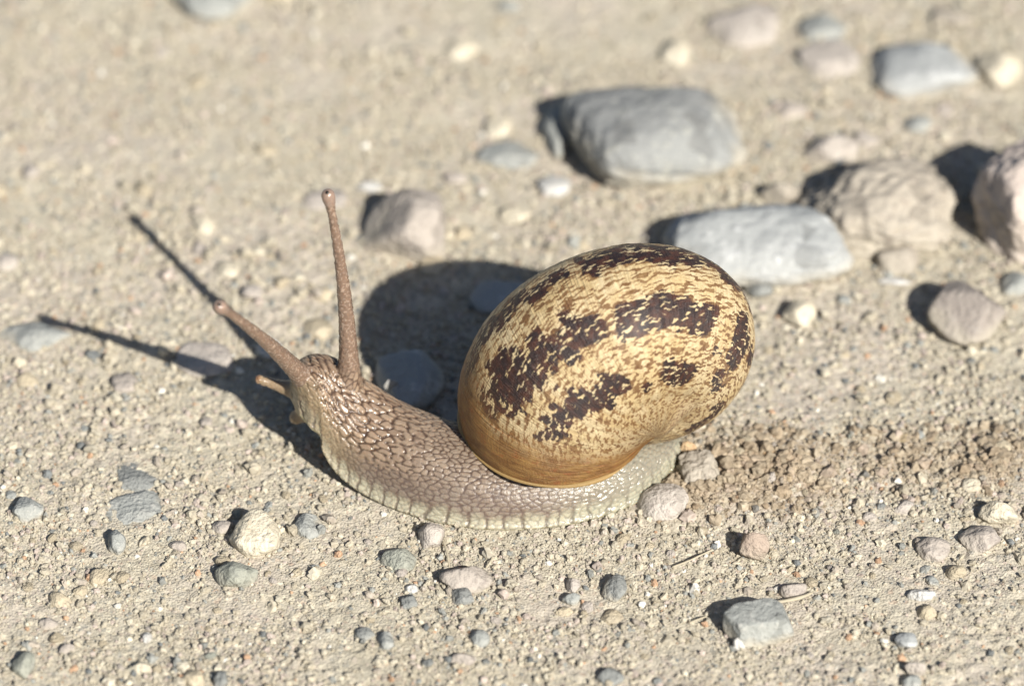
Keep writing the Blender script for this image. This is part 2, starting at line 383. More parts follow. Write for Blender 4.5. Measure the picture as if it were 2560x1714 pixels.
hero('clod', (1848, 1328, 1924, 1398), 1.8, M['red'], 'reddish clod with a black shadow to its left', cat='clod', seed=90, planes=7, sharp=8, lump=.13, sink=.2, short='the reddish clod')
hero('slate_chip', (1504, 1442, 1568, 1502), .9, M['dark'], 'thin dark slate chip standing slantwise in the near soil', cat='slate', seed=91, planes=5, sharp=12, rot=.7, sink=.25, tilt=(.35, .1), short='the slanting slate chip')
hero('stone', (2446, 1244, 2548, 1308), 1.5, M['cream'], 'bright cream angular stone with a grey shaded top edge', seed=92, planes=8, sharp=14, sink=.3, short='the cream angular stone')
hero('chip', (2268, 1470, 2342, 1502), .65, M['white'], 'thin white curved chip with a dark notch at one end', seed=93, planes=5, sharp=12, sink=.3, short='the white curved chip')
hero('slate_chip', (2236, 1582, 2294, 1622), .7, M['pale'], 'pale grey chip with a blue-black shadow edge', cat='slate', seed=94, planes=5, rot=.5, sink=.25, short='the pale grey chip')
hero('pebble', (2260, 1650, 2314, 1688), 1.0, M['pink'], 'pink pebble resting on a blue-grey one', cat='pebble', seed=95, sink=.15)
hero('pebble', (2252, 1682, 2306, 1722), .8, M['slate'], 'blue-grey pebble under a pink one', cat='pebble', seed=96, sink=.3)
hero('pebble', (1948, 1450, 2018, 1494), 1.0, M['mauve'], 'oval mauve-grey pebble above the straw', cat='pebble', seed=97, planes=4, sharp=8, sink=.35, short='the oval pebble above the straw')
hero('pebble', (2396, 1308, 2502, 1378), 1.3, M['mauve'], 'dull pinkish-grey stone below the cream angular one', seed=98, sink=.4, short='the dull stone below the cream one')
hero('pebble', (2290, 1342, 2376, 1402), 1.1, M['mauve'], 'low grey-mauve stone left of the dull pinkish one', seed=99, sink=.4)
hero('quartz_chip', (890, 450, 958, 482), .8, M['white'], 'bright white quartz chip behind the mauve-grey stone and upright tentacle', cat='chip', seed=100, planes=5, sharp=14, sink=.35, short='the white quartz chip')
hero('quartz_chip', (1345, 440, 1428, 492), .8, M['white'], 'bright white quartz chip in front of the large rounded grey stone', cat='chip', seed=101, planes=5, sharp=14, sink=.35, rot=-.5, short='the white quartz chip by the big stone')
hero('quartz_chip', (2196, 690, 2278, 710), .35, M['white'], 'thin white sliver left of the lone grey-brown stone', cat='chip', seed=102, planes=5, sink=.3)
hero('pebble', (1956, 745, 2042, 818), 1.5, M['cream'], 'cream pebble on the soil just right of the shell', cat='pebble', seed=103, planes=6, sharp=8, sink=.3, short='the cream pebble right of the shell')
hero('clod', (2190, 595, 2300, 684), 1.6, M['clod'], 'small tan clod with a dark left edge in front of the rough clod', cat='clod', seed=104, planes=7, lump=.1, sink=.35)
hero('pebble', (30, 1628, 88, 1694), 1.2, M['greenish'], 'green-grey pebble with a blue-black shadow near the sunken slate patch', cat='pebble', seed=105, sink=.3, short='the green-grey corner pebble')
hero('pebble', (328, 1654, 378, 1684), .65, M['cream'], 'smooth cream oval pebble like a seed', cat='pebble', seed=106, planes=0, lump=.05, sink=.25, short='the smooth cream oval pebble')
hero('pebble', (534, 1675, 572, 1722), .9, M['dark'], 'dark blue-grey pebble with a deep shadow, in front of the green-grey one', cat='pebble', seed=107, sink=.3)
hero('pebble', (1488, 1670, 1560, 1722), 1.1, M['dark'], 'large dark blue-grey pebble in front of the slanting slate chip', cat='pebble', seed=108, sink=.4, short='the large dark pebble')
hero('stone', (2012, 340, 2145, 410), 1.8, M['pink'], 'flat pinkish stone lying behind the dark cleft by the rough clod', seed=109, planes=6, sharp=10, sink=.35)
hero('stone', (1903, 452, 2000, 516), 1.9, M['clod'], 'pale tan stone squeezed between the big grey stone and the pale slab', seed=110, planes=7, sink=.3)
hero('pebble', (884, 1574, 940, 1605), .7, M['dark'], 'flat dark slate pebble left of a bluish upright one', cat='pebble', seed=111, sink=.35)
hero('pebble', (944, 1582, 986, 1628), .9, M['slate'], 'bluish upright pebble beside a flat dark slate one', cat='pebble', seed=112, sink=.3)
hero('pebble', (1174, 1576, 1226, 1622), 1.0, M['slate'], 'smooth blue-grey egg-shaped pebble in front of the flat-topped clod', cat='pebble', seed=113, planes=0, sink=.35, short='the egg-shaped pebble')
hero('pebble', (1126, 1632, 1190, 1672), 1.0, M['mauve'], 'brownish grey pebble in front of the egg-shaped one', cat='pebble', seed=114, sink=.4)
hero('pebble', (756, 466, 868, 530), .9, M['pink'], 'faint pink pebble behind the tip of the upright tentacle', cat='pebble', seed=115, planes=5, sink=.5)
hero('pebble', (1404, 1482, 1450, 1514), .9, M['slate'], 'small blue-grey pebble left of the slanting slate chip', cat='pebble', seed=116, sink=.3)
hero('pebble', (1415, 1446, 1452, 1484), .8, M['pink'], 'small cream-pink pebble just behind a blue-grey one', cat='pebble', seed=117, sink=.3)
hero('pebble', (1500, 1520, 1560, 1560), .6, M['tan'], 'flat tan pebble in front of the slanting slate chip', cat='pebble', seed=118, sink=.4)
hero('pebble', (730, 1285, 808, 1348), 1.1, M['slate'], 'grey-green cracked pebble between the chunky cream one and the foot', cat='pebble', seed=119, planes=6, sink=.45)
hero('pebble', (985, 1422, 1020, 1450), .6, M['mauve'], 'small brownish pebble below the grey one with a dark flank', cat='pebble', seed=120, sink=.4)
hero('flake', (960, 962, 996, 1002), .9, M['white'], 'tiny white flake catching the sun between neck and shell', cat='chip', seed=121, planes=5, sharp=16, sink=-.6)

for (bx, ch_, mt, lb, sd) in (
        ((1890, 540, 1960, 590), 1.0, 'cream', 'small cream stone tucked behind the right end of the pale slab', 201),
        ((2130, 330, 2200, 372), .9, 'pink', 'blurred pinkish pebble beyond the flat pinkish stone', 202),
        ((2255, 290, 2330, 335), .9, 'slate', 'blurred blue-grey pebble beyond the rough dusty clod', 203),
        ((1935, 250, 2020, 300), 1.0, 'mauve', 'blurred mauve pebble right of the large rounded grey stone', 204),
        ((2330, 20, 2430, 70), 1.1, 'clod', 'blurred tan stone beyond the far light grey slab', 205),
        ((1650, 90, 1730, 170), 1.2, 'cream', 'blurred upright cream stone behind the large rounded grey stone', 206),
        ((1240, 0, 1300, 34), 1.0, 'slate', 'blurred blue-grey pebble straight beyond the upright tentacle stone', 207),
        ((1110, 95, 1200, 150), .9, 'cream', 'blurred cream pebble on the far open soil', 208),
        ((1210, 290, 1280, 345), .9, 'cream', 'blurred cream pebble just beyond the half buried slate chip', 209),
        ((2440, 560, 2500, 610), .8, 'tan', 'tan pebble in the shadow gap left of the big pinkish rock', 210),
        ((2500, 680, 2580, 740), 1.2, 'slate', 'blue-grey stone just right of the lone grey-brown stone', 211),
        ((1860, 690, 1935, 745), 1.1, 'dark', 'small dark stone below the pale slab beside the shell', 212),
        ((1250, 515, 1330, 560), .9, 'cream', 'cream pebble on the soil between the mauve-grey stone and the white chip', 213),
        ((1050, 640, 1120, 690), .7, 'tan', 'tan pebble at the foot of the mauve-grey stone', 214),
        ((540, 650, 600, 700), .8, 'cream', 'cream pebble between the shadows of the two tentacles', 215),
        ((480, 540, 540, 590), .8, 'cream', 'blurred cream pebble right of the upright tentacle shadow', 216),
        ((640, 850, 706, 905), 1.1, 'white', 'small pale pebble under the slanting tentacle', 217),
        ((440, 850, 585, 945), .7, 'pink', 'flat pinkish crust of stone in the fork of the tentacle shadows', 218),
        ((280, 930, 350, 985), .7, 'mauve', 'flat mauve pebble below the slanting tentacle shadow', 219),
        ((760, 790, 830, 850), .8, 'tan', 'tan pebble left of the upright tentacle base', 220)):
    hero('pebble', bx, ch_, M[mt], lb, cat='pebble', seed=sd, planes=7, sharp=9, lump=.1, sink=.4)

# ------------------------------------------------------------------ the snail
snail = bpy.data.objects.new('snail', None); COL.objects.link(snail)
snail['label'] = 'garden snail with mottled brown and cream shell crawling with eye tentacles out'; snail['category'] = 'snail'
snail.location = Vector((1.0 * MM, -24.0 * MM, 0)); snail.empty_display_size = .005
S0 = np.array([1.0, -24.0, 0])

# shell: a true right-handed helico-spiral; its axis points away from the viewer and the growing edge comes round to the left
SH = [1.98928, 9.465, 10.57605, 8.14408, 0.79623, 7.20909, -1.42938, -3.41973, 0.25429, 11.4204, -13.6169, 12.26937]
def rot3(a, b, c):
    ca, sa, cb, sb, cc, sc = np.cos(a), np.sin(a), np.cos(b), np.sin(b), np.cos(c), np.sin(c)
    return np.array([[cc, -sc, 0], [sc, cc, 0], [0, 0, 1]]) @ np.array([[1, 0, 0], [0, ca, -sa], [0, sa, ca]]) @ np.array([[cb, -sb, 0], [sb, cb, 0], [0, 0, 1]])
def shell_pts(th, ph, grow=0.0):
    W, R, a, b, tau, H = SH[:6]; k = math.log(W) / (2 * math.pi); s = np.exp(k * th)
    x = (a + grow) * np.cos(ph); z = (b + grow) * np.sin(ph)
    xr = x * math.cos(tau) - z * math.sin(tau); zr = x * math.sin(tau) + z * math.cos(tau)
    rr = np.maximum(R + xr, 0.0) * s; zz = (-H + zr) * s
    P = np.stack([rr * np.cos(th), -rr * np.sin(th), zz], -1)
    return P @ rot3(*SH[6:9]).T + np.array(SH[9:12])
kk = math.log(SH[0]) / (2 * math.pi)
th = np.concatenate([np.linspace(-9 * math.pi, -2.6 * math.pi, 90, endpoint=False), np.linspace(-2.6 * math.pi, 0, 560)])
ph = np.linspace(0, 2 * math.pi, 301)
TH, PH = np.meshgrid(th, ph, indexing='ij')
P = shell_pts(TH, PH)
LEN = 19.0 / kk * (np.exp(kk * TH) - 1); ACR = 9.3 * PH * np.exp(kk * TH * .5)
blot = np.zeros(TH.shape)
wob_t = TH + .16 * (fbm(LEN * .18, ACR * .3, 81, 3) - .5); wob_p = PH + .34 * (fbm(LEN * .15 + 9, ACR * .3, 85, 3) - .5)
colm = np.floor(LEN / 1.15 + .5 * (fbm(ACR * .35, LEN * .05, 83, 2) - .5)); cj = hash2(colm, colm * 0, 84) - .5
wob_t = TH + .07 * (fbm(LEN * .25, ACR * .4, 81, 3) - .5); wob_p = wob_p + .16 * cj
def add_blot(t, p, ht, hp, s=1.0):
    global blot
    d = (np.abs((wob_t - t) / ht) ** 3 + np.abs((wob_p - p) / hp) ** 3) ** (1 / 3)
    blot = np.maximum(blot, s * sstep(1.3, .72, d))
for b_ in ((-1.87, 4.95, .31, .23), (-2.28, 4.86, .15, .21), (-2.86, 4.85, .17, .42), (-1.19, 4.96, .30, .21), (-.73, 5.08, .2, .26), (-.52, 5.12, .13, .2, .75),
           (-2.1, 4.12, .27, .17), (-1.66, 4.08, .08, .08, .8), (-2.9, 4.15, .2, .16, .8), (-1.22, 4.24, .26, .18), (-.82, 4.38, .23, .19), (-.56, 4.5, .14, .13, .8),
           (-2.55, 4.55, .1, .1, .6), (-.98, 4.75, .1, .08, .6)):
    add_blot(*b_)
# spiral band along the shoulder, broken by a pale growth stop
band = sstep(.36, .20, np.abs(wob_p - 5.84)) * sstep(-.2, -.7, wob_t)
band = np.where(TH > -1.44, sstep(.24, .10, np.abs(wob_p - 5.79)) * sstep(-.15, -.6, wob_t), band) * (1 - .85 * sstep(.05, .035, np.abs(TH + 1.405 + .03 * np.sin(PH * 9))))
blot = np.maximum(blot, band)
# the same pattern goes on over the sides turned away: rows of blotches
far_ = (TH < -3.05)
rows = sum(sstep(.26, .12, np.abs(wob_p - c_)) for c_ in (4.95, 4.2, 5.8, .25)) * sstep(.42, .6, fbm(LEN * .22, PH * 1.2, 88, 3))
rows2 = sum(sstep(.26, .12, np.abs(wob_p - c_)) for c_ in (.25, .9)) * sstep(.42, .6, fbm(LEN * .22, PH * 1.2, 88, 3))
blot = np.where(far_, np.maximum(blot, rows), np.maximum(blot, rows2 * (PH < 2)))
rowm = np.clip(sstep(.34, .12, np.abs(wob_p - 5.0)) + sstep(.28, .1, np.abs(wob_p - 4.27)) + .5 * sstep(.4, .2, np.abs(wob_p - 5.84)), 0, 1)
amber = np.maximum(sstep(-.62, -.16, TH + .10 * (fbm(LEN * .3, ACR * .4, 91, 3) - .5) - .16 * sstep(4.9, 5.5, PH) * -1), .8 * sstep(3.95, 3.5, PH) * sstep(2.4, 3.2, PH) * .6)
sa = {'sp': ('FLOAT_VECTOR', np.stack([LEN, ACR, np.zeros_like(LEN)], -1).reshape(-1, 3)), 'blotch': ('FLOAT', blot.ravel()), 'amber': ('FLOAT', amber.ravel()), 'rows': ('FLOAT', rowm.ravel())}
ridge = .10 * (fbm(LEN * 1.9, ACR * .05, 95, 2) - .5) + .16 * (fbm(LEN * .25, ACR * .2, 97, 2) - .5)
P2 = shell_pts(TH, PH, ridge)
# callus closing the hollow of the coil on the base
ct = np.linspace(-2 * math.pi, 0, 260); cu = np.linspace(0, 1, 40)
pq = np.linspace(2.2, 5.2, 300); loc = lambda t, p: (shell_pts(t, p) - np.array(SH[9:12])) @ rot3(*SH[6:9])
pc = pq[np.argmin(loc(np.zeros(300), pq)[:, 2])] - .06
CR = loc(ct, np.full(260, pc)); AX = np.array([0, 0, -14.0])
CT, CU = np.meshgrid(ct, cu, indexing='ij'); e_ = CU * CU * (3 - 2 * CU)
LOC = CR[:, None] * (1 - CU[..., None]); LOC[..., 2] = CR[:, None, 2] * (1 - e_) + AX[2] * e_ - .25 * np.sin(CU * math.pi)
CP = LOC @ rot3(*SH[6:9]).T + np.array(SH[9:12])
cL = 19.0 / kk * (np.exp(kk * CT) - 1); cA = (9.3 * pc * np.exp(kk * CT * .5)) - 6 * CU
n0 = TH.size
vall = np.concatenate([P2.reshape(-1, 3), CP.reshape(-1, 3)]) - S0
fall = np.concatenate([grid_faces(len(th), len(ph)), grid_faces(260, 40) + n0])
sa = {'sp': ('FLOAT_VECTOR', np.concatenate([sa['sp'][1], np.stack([cL, cA, np.zeros_like(cL)], -1).reshape(-1, 3)])),
      'blotch': ('FLOAT', np.concatenate([sa['blotch'][1], np.zeros(CT.size)])), 'amber': ('FLOAT', np.concatenate([sa['amber'][1], np.maximum(sstep(-.62, -.16, CT), .12 + .3 * CU).ravel()])), 'rows': ('FLOAT', np.concatenate([sa['rows'][1], np.zeros(CT.size)]))}
shell_me = mesh_from('shell', vall, fall, attrs=sa)

T = NT('snail_shell'); sp = T.attr('sp').outputs['Vector']; bl = T.attr('blotch').outputs['Fac']; am = T.attr('amber').outputs['Fac']
wv = T.n('ShaderNodeVectorMath', operation='ADD'); T.put(wv.inputs[0], sp)
dn = T.n('ShaderNodeTexNoise'); T.put(dn.inputs['Vector'], sp); dn.inputs['Scale'].default_value = .9; dn.inputs['Detail'].default_value = 2
dv = T.n('ShaderNodeVectorMath', operation='SCALE'); T.put(dv.inputs[0], dn.outputs['Color']); dv.inputs['Scale'].default_value = 1.3
T.put(wv.inputs[1], dv.outputs[0]); spw = wv.outputs[0]
gl = T.noise(T.scale(sp, (5.0, .12, 1)), 1.0, 3, .6)              # growth lines
patch = T.noise(sp, .3, 3, .6)
xyz = T.n('ShaderNodeSeparateXYZ'); T.put(xyz.inputs[0], sp); Lx, Vx = xyz.outputs[0], xyz.outputs[1]
colw = T.math('ADD', T.math('MULTIPLY', Lx, .8), T.math('MULTIPLY', T.noise(T.scale(sp, (.25, 1.1, 1)), 1.0, 2), 1.8))
wn = T.n('ShaderNodeTexWhiteNoise', noise_dimensions='1D'); T.put(wn.inputs['W'], T.math('FLOOR', colw))
Vj = T.math('ADD', Vx, T.math('MULTIPLY', wn.outputs['Value'], .5))
Vj = T.math('ADD', Vj, T.math('MULTIPLY', T.noise(T.scale(sp, (1.6, .5, 1)), 1.0, 1), .55))
cv = T.n('ShaderNodeCombineXYZ'); T.put(cv.inputs[0], T.math('MULTIPLY', Lx, .62)); T.put(cv.inputs[1], T.math('MULTIPLY', Vj, 2.7))
st1 = T.noise(cv.outputs[0], 1.0, 1.5, .5, .15)                   # dashes drawn out along the coil, stepped at growth lines
cv2 = T.n('ShaderNodeCombineXYZ'); T.put(cv2.inputs[0], T.math('MULTIPLY', Lx, 1.1)); T.put(cv2.inputs[1], T.math('MULTIPLY', Vj, 5.0))
st2 = T.noise(cv2.outputs[0], 1.0, 1, .5, .1)
cream = T.mix(T.mapr(patch, .35, .65), (.58, .47, .285), (.52, .39, .20))
cream = T.mix(T.math('MULTIPLY', T.mapr(gl, .45, .68), .4), cream, (.33, .21, .085))
rowf = T.attr('rows').outputs['Fac']
inner = T.mix(T.mapr(T.noise(sp, .55, 3), .38, .62), (.15, .072, .026), (.24, .14, .058))
inner = T.mix(T.math('MULTIPLY', rowf, .45), inner, (.11, .045, .018))
drk = T.mix(T.mapr(T.noise(sp, .8, 3), .4, .7), (.019, .009, .009), (.07, .023, .012))
deep = T.mapr(T.math('ADD', bl, T.math('MULTIPLY', T.math('SUBTRACT', st2, .5), .7)), .30, .62)
inner = T.mix(deep, inner, drk)
lev = T.math('ADD', .472, T.math('MULTIPLY', T.math('SUBTRACT', patch, .5), .22))
lev = T.math('ADD', lev, T.math('ADD', T.math('MULTIPLY', bl, .135), T.math('MULTIPLY', rowf, .015)))
dash = T.mapr(T.math('SUBTRACT', lev, st1), -.012, .028)
c = T.mix(dash, cream, inner)
c = T.mix(T.math('MULTIPLY', T.math('MULTIPLY', T.mapr(st2, .50, .44), T.math('SUBTRACT', 1, deep)), .28), c, (.25, .15, .06))
dk = T.math('MULTIPLY', deep, dash)
amc = T.mix(T.mapr(T.noise(T.scale(sp, (.9, .35, 1)), 1.2, 5, .65), .35, .68), (.18, .08, .02), (.31, .17, .05))
amc = T.mix(T.math('MULTIPLY', T.mapr(T.noise(sp, .8, 4, .7), .54, .68), .8), amc, (.25, .08, .02))
c = T.mix(T.math('MULTIPLY', am, T.math('SUBTRACT', 1, T.math('MULTIPLY', dk, .5))), c, amc)
dust = T.mapr(T.voro(sp, 2.6), .10, .05)
c = T.mix(T.math('MULTIPLY', dust, .55), c, (.45, .38, .28))
hb = T.math('ADD', T.math('MULTIPLY', gl, 1.2), T.math('ADD', T.math('MULTIPLY', st2, .35), T.math('MULTIPLY', T.noise(sp, 6, 3), .35)))
MAT_SHELL = T.done(c, T.mapr(T.noise(sp, 2.5, 4), .3, .7, .36, .6), T.bump(hb, .00026, .9), Specular_IOR_Level=.5, Coat_Weight=.12, Coat_Roughness=.4)
shell = link('shell', shell_me, MAT_SHELL, parent=snail)
shell['label'] = 'rounded cream shell with dark brown blotches and an amber growing edge'

# thickened rim of the aperture
lp = np.linspace(0, 2 * math.pi, 161)[:-1]; la = np.linspace(0, 2 * math.pi, 13)[:-1]
ring = shell_pts(np.zeros_like(lp), lp); rc = ring.mean(0)
tg = np.roll(ring, -1, 0) - np.roll(ring, 1, 0); tg /= np.linalg.norm(tg, axis=1)[:, None]
ow = ring - rc; ow -= (ow * tg).sum(1)[:, None] * tg; ow /= np.linalg.norm(ow, axis=1)[:, None]; bi = np.cross(tg, ow)
rr = ((.20 + .06 * np.sin(lp * 5 + 1) * np.sin(lp * 2)) * (1 - .9 * sstep(.2, .6, lp) * sstep(3.75, 3.4, lp)))[:, None, None]
tube = ring[:, None] + rr * (np.cos(la)[None, :, None] * ow[:, None] * 1.25 + np.sin(la)[None, :, None] * bi[:, None])
fcs = grid_faces(161, 12, True); fcs = fcs % (160 * 12)
T = NT('shell_lip')  # horn-coloured; co = T.obj()
c = T.mix(T.mapr(T.noise(co, 500, 4), .35, .65), (.28, .17, .055), (.38, .26, .11))
MAT_LIP = T.done(c, .4, T.bump(T.noise(co, 1800, 3), .0001, .5))
link('aperture_rim', mesh_from('aperture_rim', (tube - S0).reshape(-1, 3), fcs), MAT_LIP, parent=shell)

# body: foot, neck, head and tentacles grown together
NB = 420; NT_ = 150; NU = 34
br_ = catmull(BODY, NB)
cxyz = br_[:, :3]; hw = np.maximum(br_[:, 3], .1); hh_ = np.maximum(br_[:, 4], .2)
tan = np.gradient(cxyz[:, :2], axis=0); tan /= np.linalg.norm(tan, axis=1)[:, None]
nrm = np.stack([-tan[:, 1], tan[:, 0]], -1)
nrm *= -np.sign(nrm[NB // 2, 1])               # points to the near side
arc = np.concatenate([[0], np.cumsum(np.linalg.norm(np.diff(cxyz, axis=0), axis=1))])
al = np.linspace(0, math.pi, NT_)
lift = sstep(1.5, 5.5, cxyz[:, 2])             # where the neck has left the ground the section turns oval
px_ = np.sign(np.cos(al)) * np.abs(np.cos(al)) ** .82; pz_ = np.abs(np.sin(al)) ** .86
ub = np.linspace(0, 1, NU + 2)[1:-1]
secx = np.concatenate([px_, -1 + 2 * ub]); secz = np.concatenate([pz_, np.zeros(NU)])
secb = np.concatenate([np.zeros(NT_), -np.sin(ub * math.pi)])
flare = 1 + .075 * np.exp(-((secz - .05) / .07) ** 2) - .045 * np.exp(-((secz) / .025) ** 2)
Vb = np.zeros((NB, NT_ + NU, 3))
Vb[..., :2] = cxyz[:, None, :2] + nrm[:, None] * (hw[:, None] * secx[None] * flare[None])[..., None]
Vb[..., 2] = cxyz[:, 2:3] + hh_[:, None] * (secz[None] * (1 - .18 * lift[:, None]) + .18 * lift[:, None] + secb[None] * .22 * lift[:, None]) \
             - .18 * hh_[:, None] * lift[:, None] * (1 - secz[None]) * (np.abs(secx[None]) > .98) * 0
seg = np.linalg.norm(np.diff(Vb[:, :NT_], axis=1), axis=2); vv = np.concatenate([np.zeros((NB, 1)), np.cumsum(seg, 1)], 1); vtot = vv[:, -1:]
dsv = np.concatenate([vv, np.tile(-ub[None] * 0 - 1, (NB, 1))], 1)
def close_tube(V):
    n, m = V.shape[:2]; f = grid_faces(n, m, True)
    vs = np.concatenate([V.reshape(-1, 3), V[0].mean(0)[None], V[-1].mean(0)[None]])
    j = np.arange(m); j2 = (j + 1) % m
    tri = np.concatenate([np.stack([np.full(m, n * m), j, j2], -1), np.stack([np.full(m, n * m + 1), (n - 1) * m + j2, (n - 1) * m + j], -1)])
    return vs, f, tri
pieces = [close_tube(Vb)]
S_P = [Vb.reshape(-1, 3)]; S_reg = [np.zeros(Vb.size // 3)]
S_s = [np.repeat(arc, NT_ + NU)]; S_v = [dsv.ravel()]; S_vt = [np.repeat(vtot[:, 0], NT_ + NU)]
gs = np.gradient(Vb, axis=0); gs /= np.maximum(np.linalg.norm(gs, axis=2, keepdims=True), 1e-6)
gv = np.gradient(Vb, axis=1); gv /= np.maximum(np.linalg.norm(gv, axis=2, keepdims=True), 1e-6)
S_gs = [gs.reshape(-1, 3)]; S_gv = [gv.reshape(-1, 3)]

def tentacle(knots, reg, n=170, m=28):
    K = catmull(np.array(knots), n); c_, r_ = K[:, :3], np.maximum(K[:, 3], .02)
    t_ = np.gradient(c_, axis=0); t_ /= np.linalg.norm(t_, axis=1)[:, None]
    a_ = np.cross(t_, np.array([.3, .9, .2])); a_ /= np.linalg.norm(a_, axis=1)[:, None]; b_ = np.cross(t_, a_)
    q = np.linspace(0, 2 * math.pi, m, endpoint=False)
    V = c_[:, None] + r_[:, None, None] * (np.cos(q)[None, :, None] * a_[:, None] + np.sin(q)[None, :, None] * b_[:, None])
    pieces.append(close_tube(V))
    L = np.concatenate([[0], np.cumsum(np.linalg.norm(np.diff(c_, axis=0), axis=1))])
    S_P.append(V.reshape(-1, 3)); S_reg.append(np.full(n * m, reg)); S_s.append(np.repeat(L, m))
    S_v.append(np.tile(q, n) * np.repeat(r_, m)); S_vt.append(np.full(n * m, L[-1]))
    g1 = np.repeat(t_[:, None], m, 1); S_gs.append(g1.reshape(-1, 3))
    S_gv.append((-np.sin(q)[None, :, None] * a_[:, None] + np.cos(q)[None, :, None] * b_[:, None]).reshape(-1, 3))

def along(a, b, sag, prof):
    """knots from a to b with a side sag and (t, radius) pairs"""
    a, b, sag = map(np.array, (a, b, sag)); out = []
    for t, r in prof: out.append((*(a + (b - a) * t + sag * 4 * t * (1 - t)), r))
    return out
T1a, T1b = (-16.9, -18.4, 9.4), tuple(ground_at(817, 474, 33.2))
T2a, T2b = (-21.0, -18.0, 9.4), tuple(ground_at(543, 762, 31.0))
up_prof = [(0, 1.5), (.1, 1.2), (.18, 1.02), (.28, .89), (.42, .77), (.56, .64), (.70, .54), (.82, .47), (.89, .465), (.925, .57), (.955, .70), (.98, .68), (.995, .42), (1.0, .08)]
tentacle(along(T1a, T1b, (.55, .1, .1), up_prof), 1)
tentacle(along(T2a, T2b, (.1, .2, .45), up_prof), 2)
low_prof = [(0, 1.5), (.3, .95), (.55, .66), (.8, .52), (.94, .5), (1, .1)]
tentacle(along((-21.6, -17.6, 8.2), (-26.75, -16.4, 9.1), (0, 0, -.25), low_prof), 3, 70, 24)
tentacle(along((-20.9, -18.8, 6.4), (-23.1, -18.4, 4.9), (0, 0, .15), [(0, 1.3), (.5, .85), (.85, .7), (1, .1)]), 4, 50, 24)
# collar of the mantle filling the aperture
q1, q2 = np.meshgrid(np.linspace(.04, math.pi - .04, 40), np.linspace(0, 2 * math.pi, 60, endpoint=False), indexing='ij')
e = np.stack([np.sin(q1) * np.cos(q2), np.sin(q1) * np.sin(q2), np.cos(q1)], -1)
e1 = ring[0] - rc; e1 /= np.linalg.norm(e1); e3 = np.cross(tg[0], e1); e3 /= np.linalg.norm(e3); e2 = np.cross(e3, e1)
MV = (rc + np.array([0.3, 0.6, .1])) + e[..., 0:1] * e1 * 8.0 + e[..., 1:2] * e2 * 7.2 + e[..., 2:3] * e3 * 1.6
pieces.append(close_tube(MV))
S_P.append(MV.reshape(-1, 3)); S_reg.append(np.full(MV.size // 3, 5)); S_s.append(MV[..., 0].ravel()); S_v.append(MV[..., 1].ravel()); S_vt.append(np.full(MV.size // 3, 20.))
S_gs.append(np.tile([1., 0, 0], (MV.size // 3, 1))); S_gv.append(np.tile([0, 1., 0], (MV.size // 3, 1)))

tmp = bpy.data.meshes.new('tmp'); vs = []; fs = []; off = 0
for v_, f_, t_ in pieces:
    vs.append(v_); fs += (f_ + off).tolist(); fs += (t_ + off).tolist(); off += len(v_)
tmp.from_pydata(np.concatenate(vs).tolist(), [], fs)
import bmesh
bm = bmesh.new(); bm.from_mesh(tmp); bmesh.ops.recalc_face_normals(bm, faces=bm.faces); bm.to_mesh(tmp); bm.free()
to = bpy.data.objects.new('tmp', tmp); COL.objects.link(to)
md = to.modifiers.new('r', 'REMESH'); md.mode = 'VOXEL'; md.voxel_size = 0.13; md.adaptivity = 0
dg = bpy.context.evaluated_depsgraph_get(); em = to.evaluated_get(dg).to_mesh()
nv = len(em.vertices); V = np.empty(nv * 3, np.float32); em.vertices.foreach_get('co', V); V = V.reshape(-1, 3).astype(float)
nl = len(em.loops); Lp = np.empty(nl, np.int32); em.loops.foreach_get('vertex_index', Lp); Fq = Lp.reshape(-1, 4)
ne = len(em.edges); Ed = np.empty(ne * 2, np.int32); em.edges.foreach_get('vertices', Ed); Ed = Ed.reshape(-1, 2)
to.evaluated_get(dg).to_mesh_clear(); bpy.data.objects.remove(to); bpy.data.meshes.remove(tmp)
deg = np.bincount(Ed.ravel(), minlength=nv).astype(float)
def smooth(V, it, wgt):
    for _ in range(it):
        A = np.stack([np.bincount(Ed[:, 0], V[Ed[:, 1], k], nv) + np.bincount(Ed[:, 1], V[Ed[:, 0], k], nv) for k in range(3)], -1) / deg[:, None]
        V = V + wgt * (A - V)
    return V
headz = sstep(4, 1.2, np.minimum.reduce([np.linalg.norm(V - np.array(q), axis=1) for q in ((-17.6, -17.0, 12.4), (-22.6, -19.0, 12.1), (-23, -17.4, 8.5), (-20, -18, 12.3))]))[:, None]
V = smooth(V, 5, .5)
for _ in range(3): V = smooth(V, 8, .55 * headz)
# carry the surface coordinates over
Sp = np.concatenate(S_P); Sreg = np.concatenate(S_reg); Ss = np.concatenate(S_s); Sv = np.concatenate(S_v); Svt = np.concatenate(S_vt); Sgs = np.concatenate(S_gs); Sgv = np.concatenate(S_gv)
kd = kdtree.KDTree(len(Sp))
for i, p_ in enumerate(Sp.tolist()): kd.insert(p_, i)
kd.balance()
idx = np.array([kd.find(p_)[1] for p_ in V.tolist()])
dlt = V - Sp[idx]; reg = Sreg[idx]; s_ = Ss[idx] + (dlt * Sgs[idx]).sum(1); v_ = Sv[idx] + (dlt * Sgv[idx]).sum(1) * (Sv[idx] >= 0); vt = Svt[idx]
isb = reg == 0
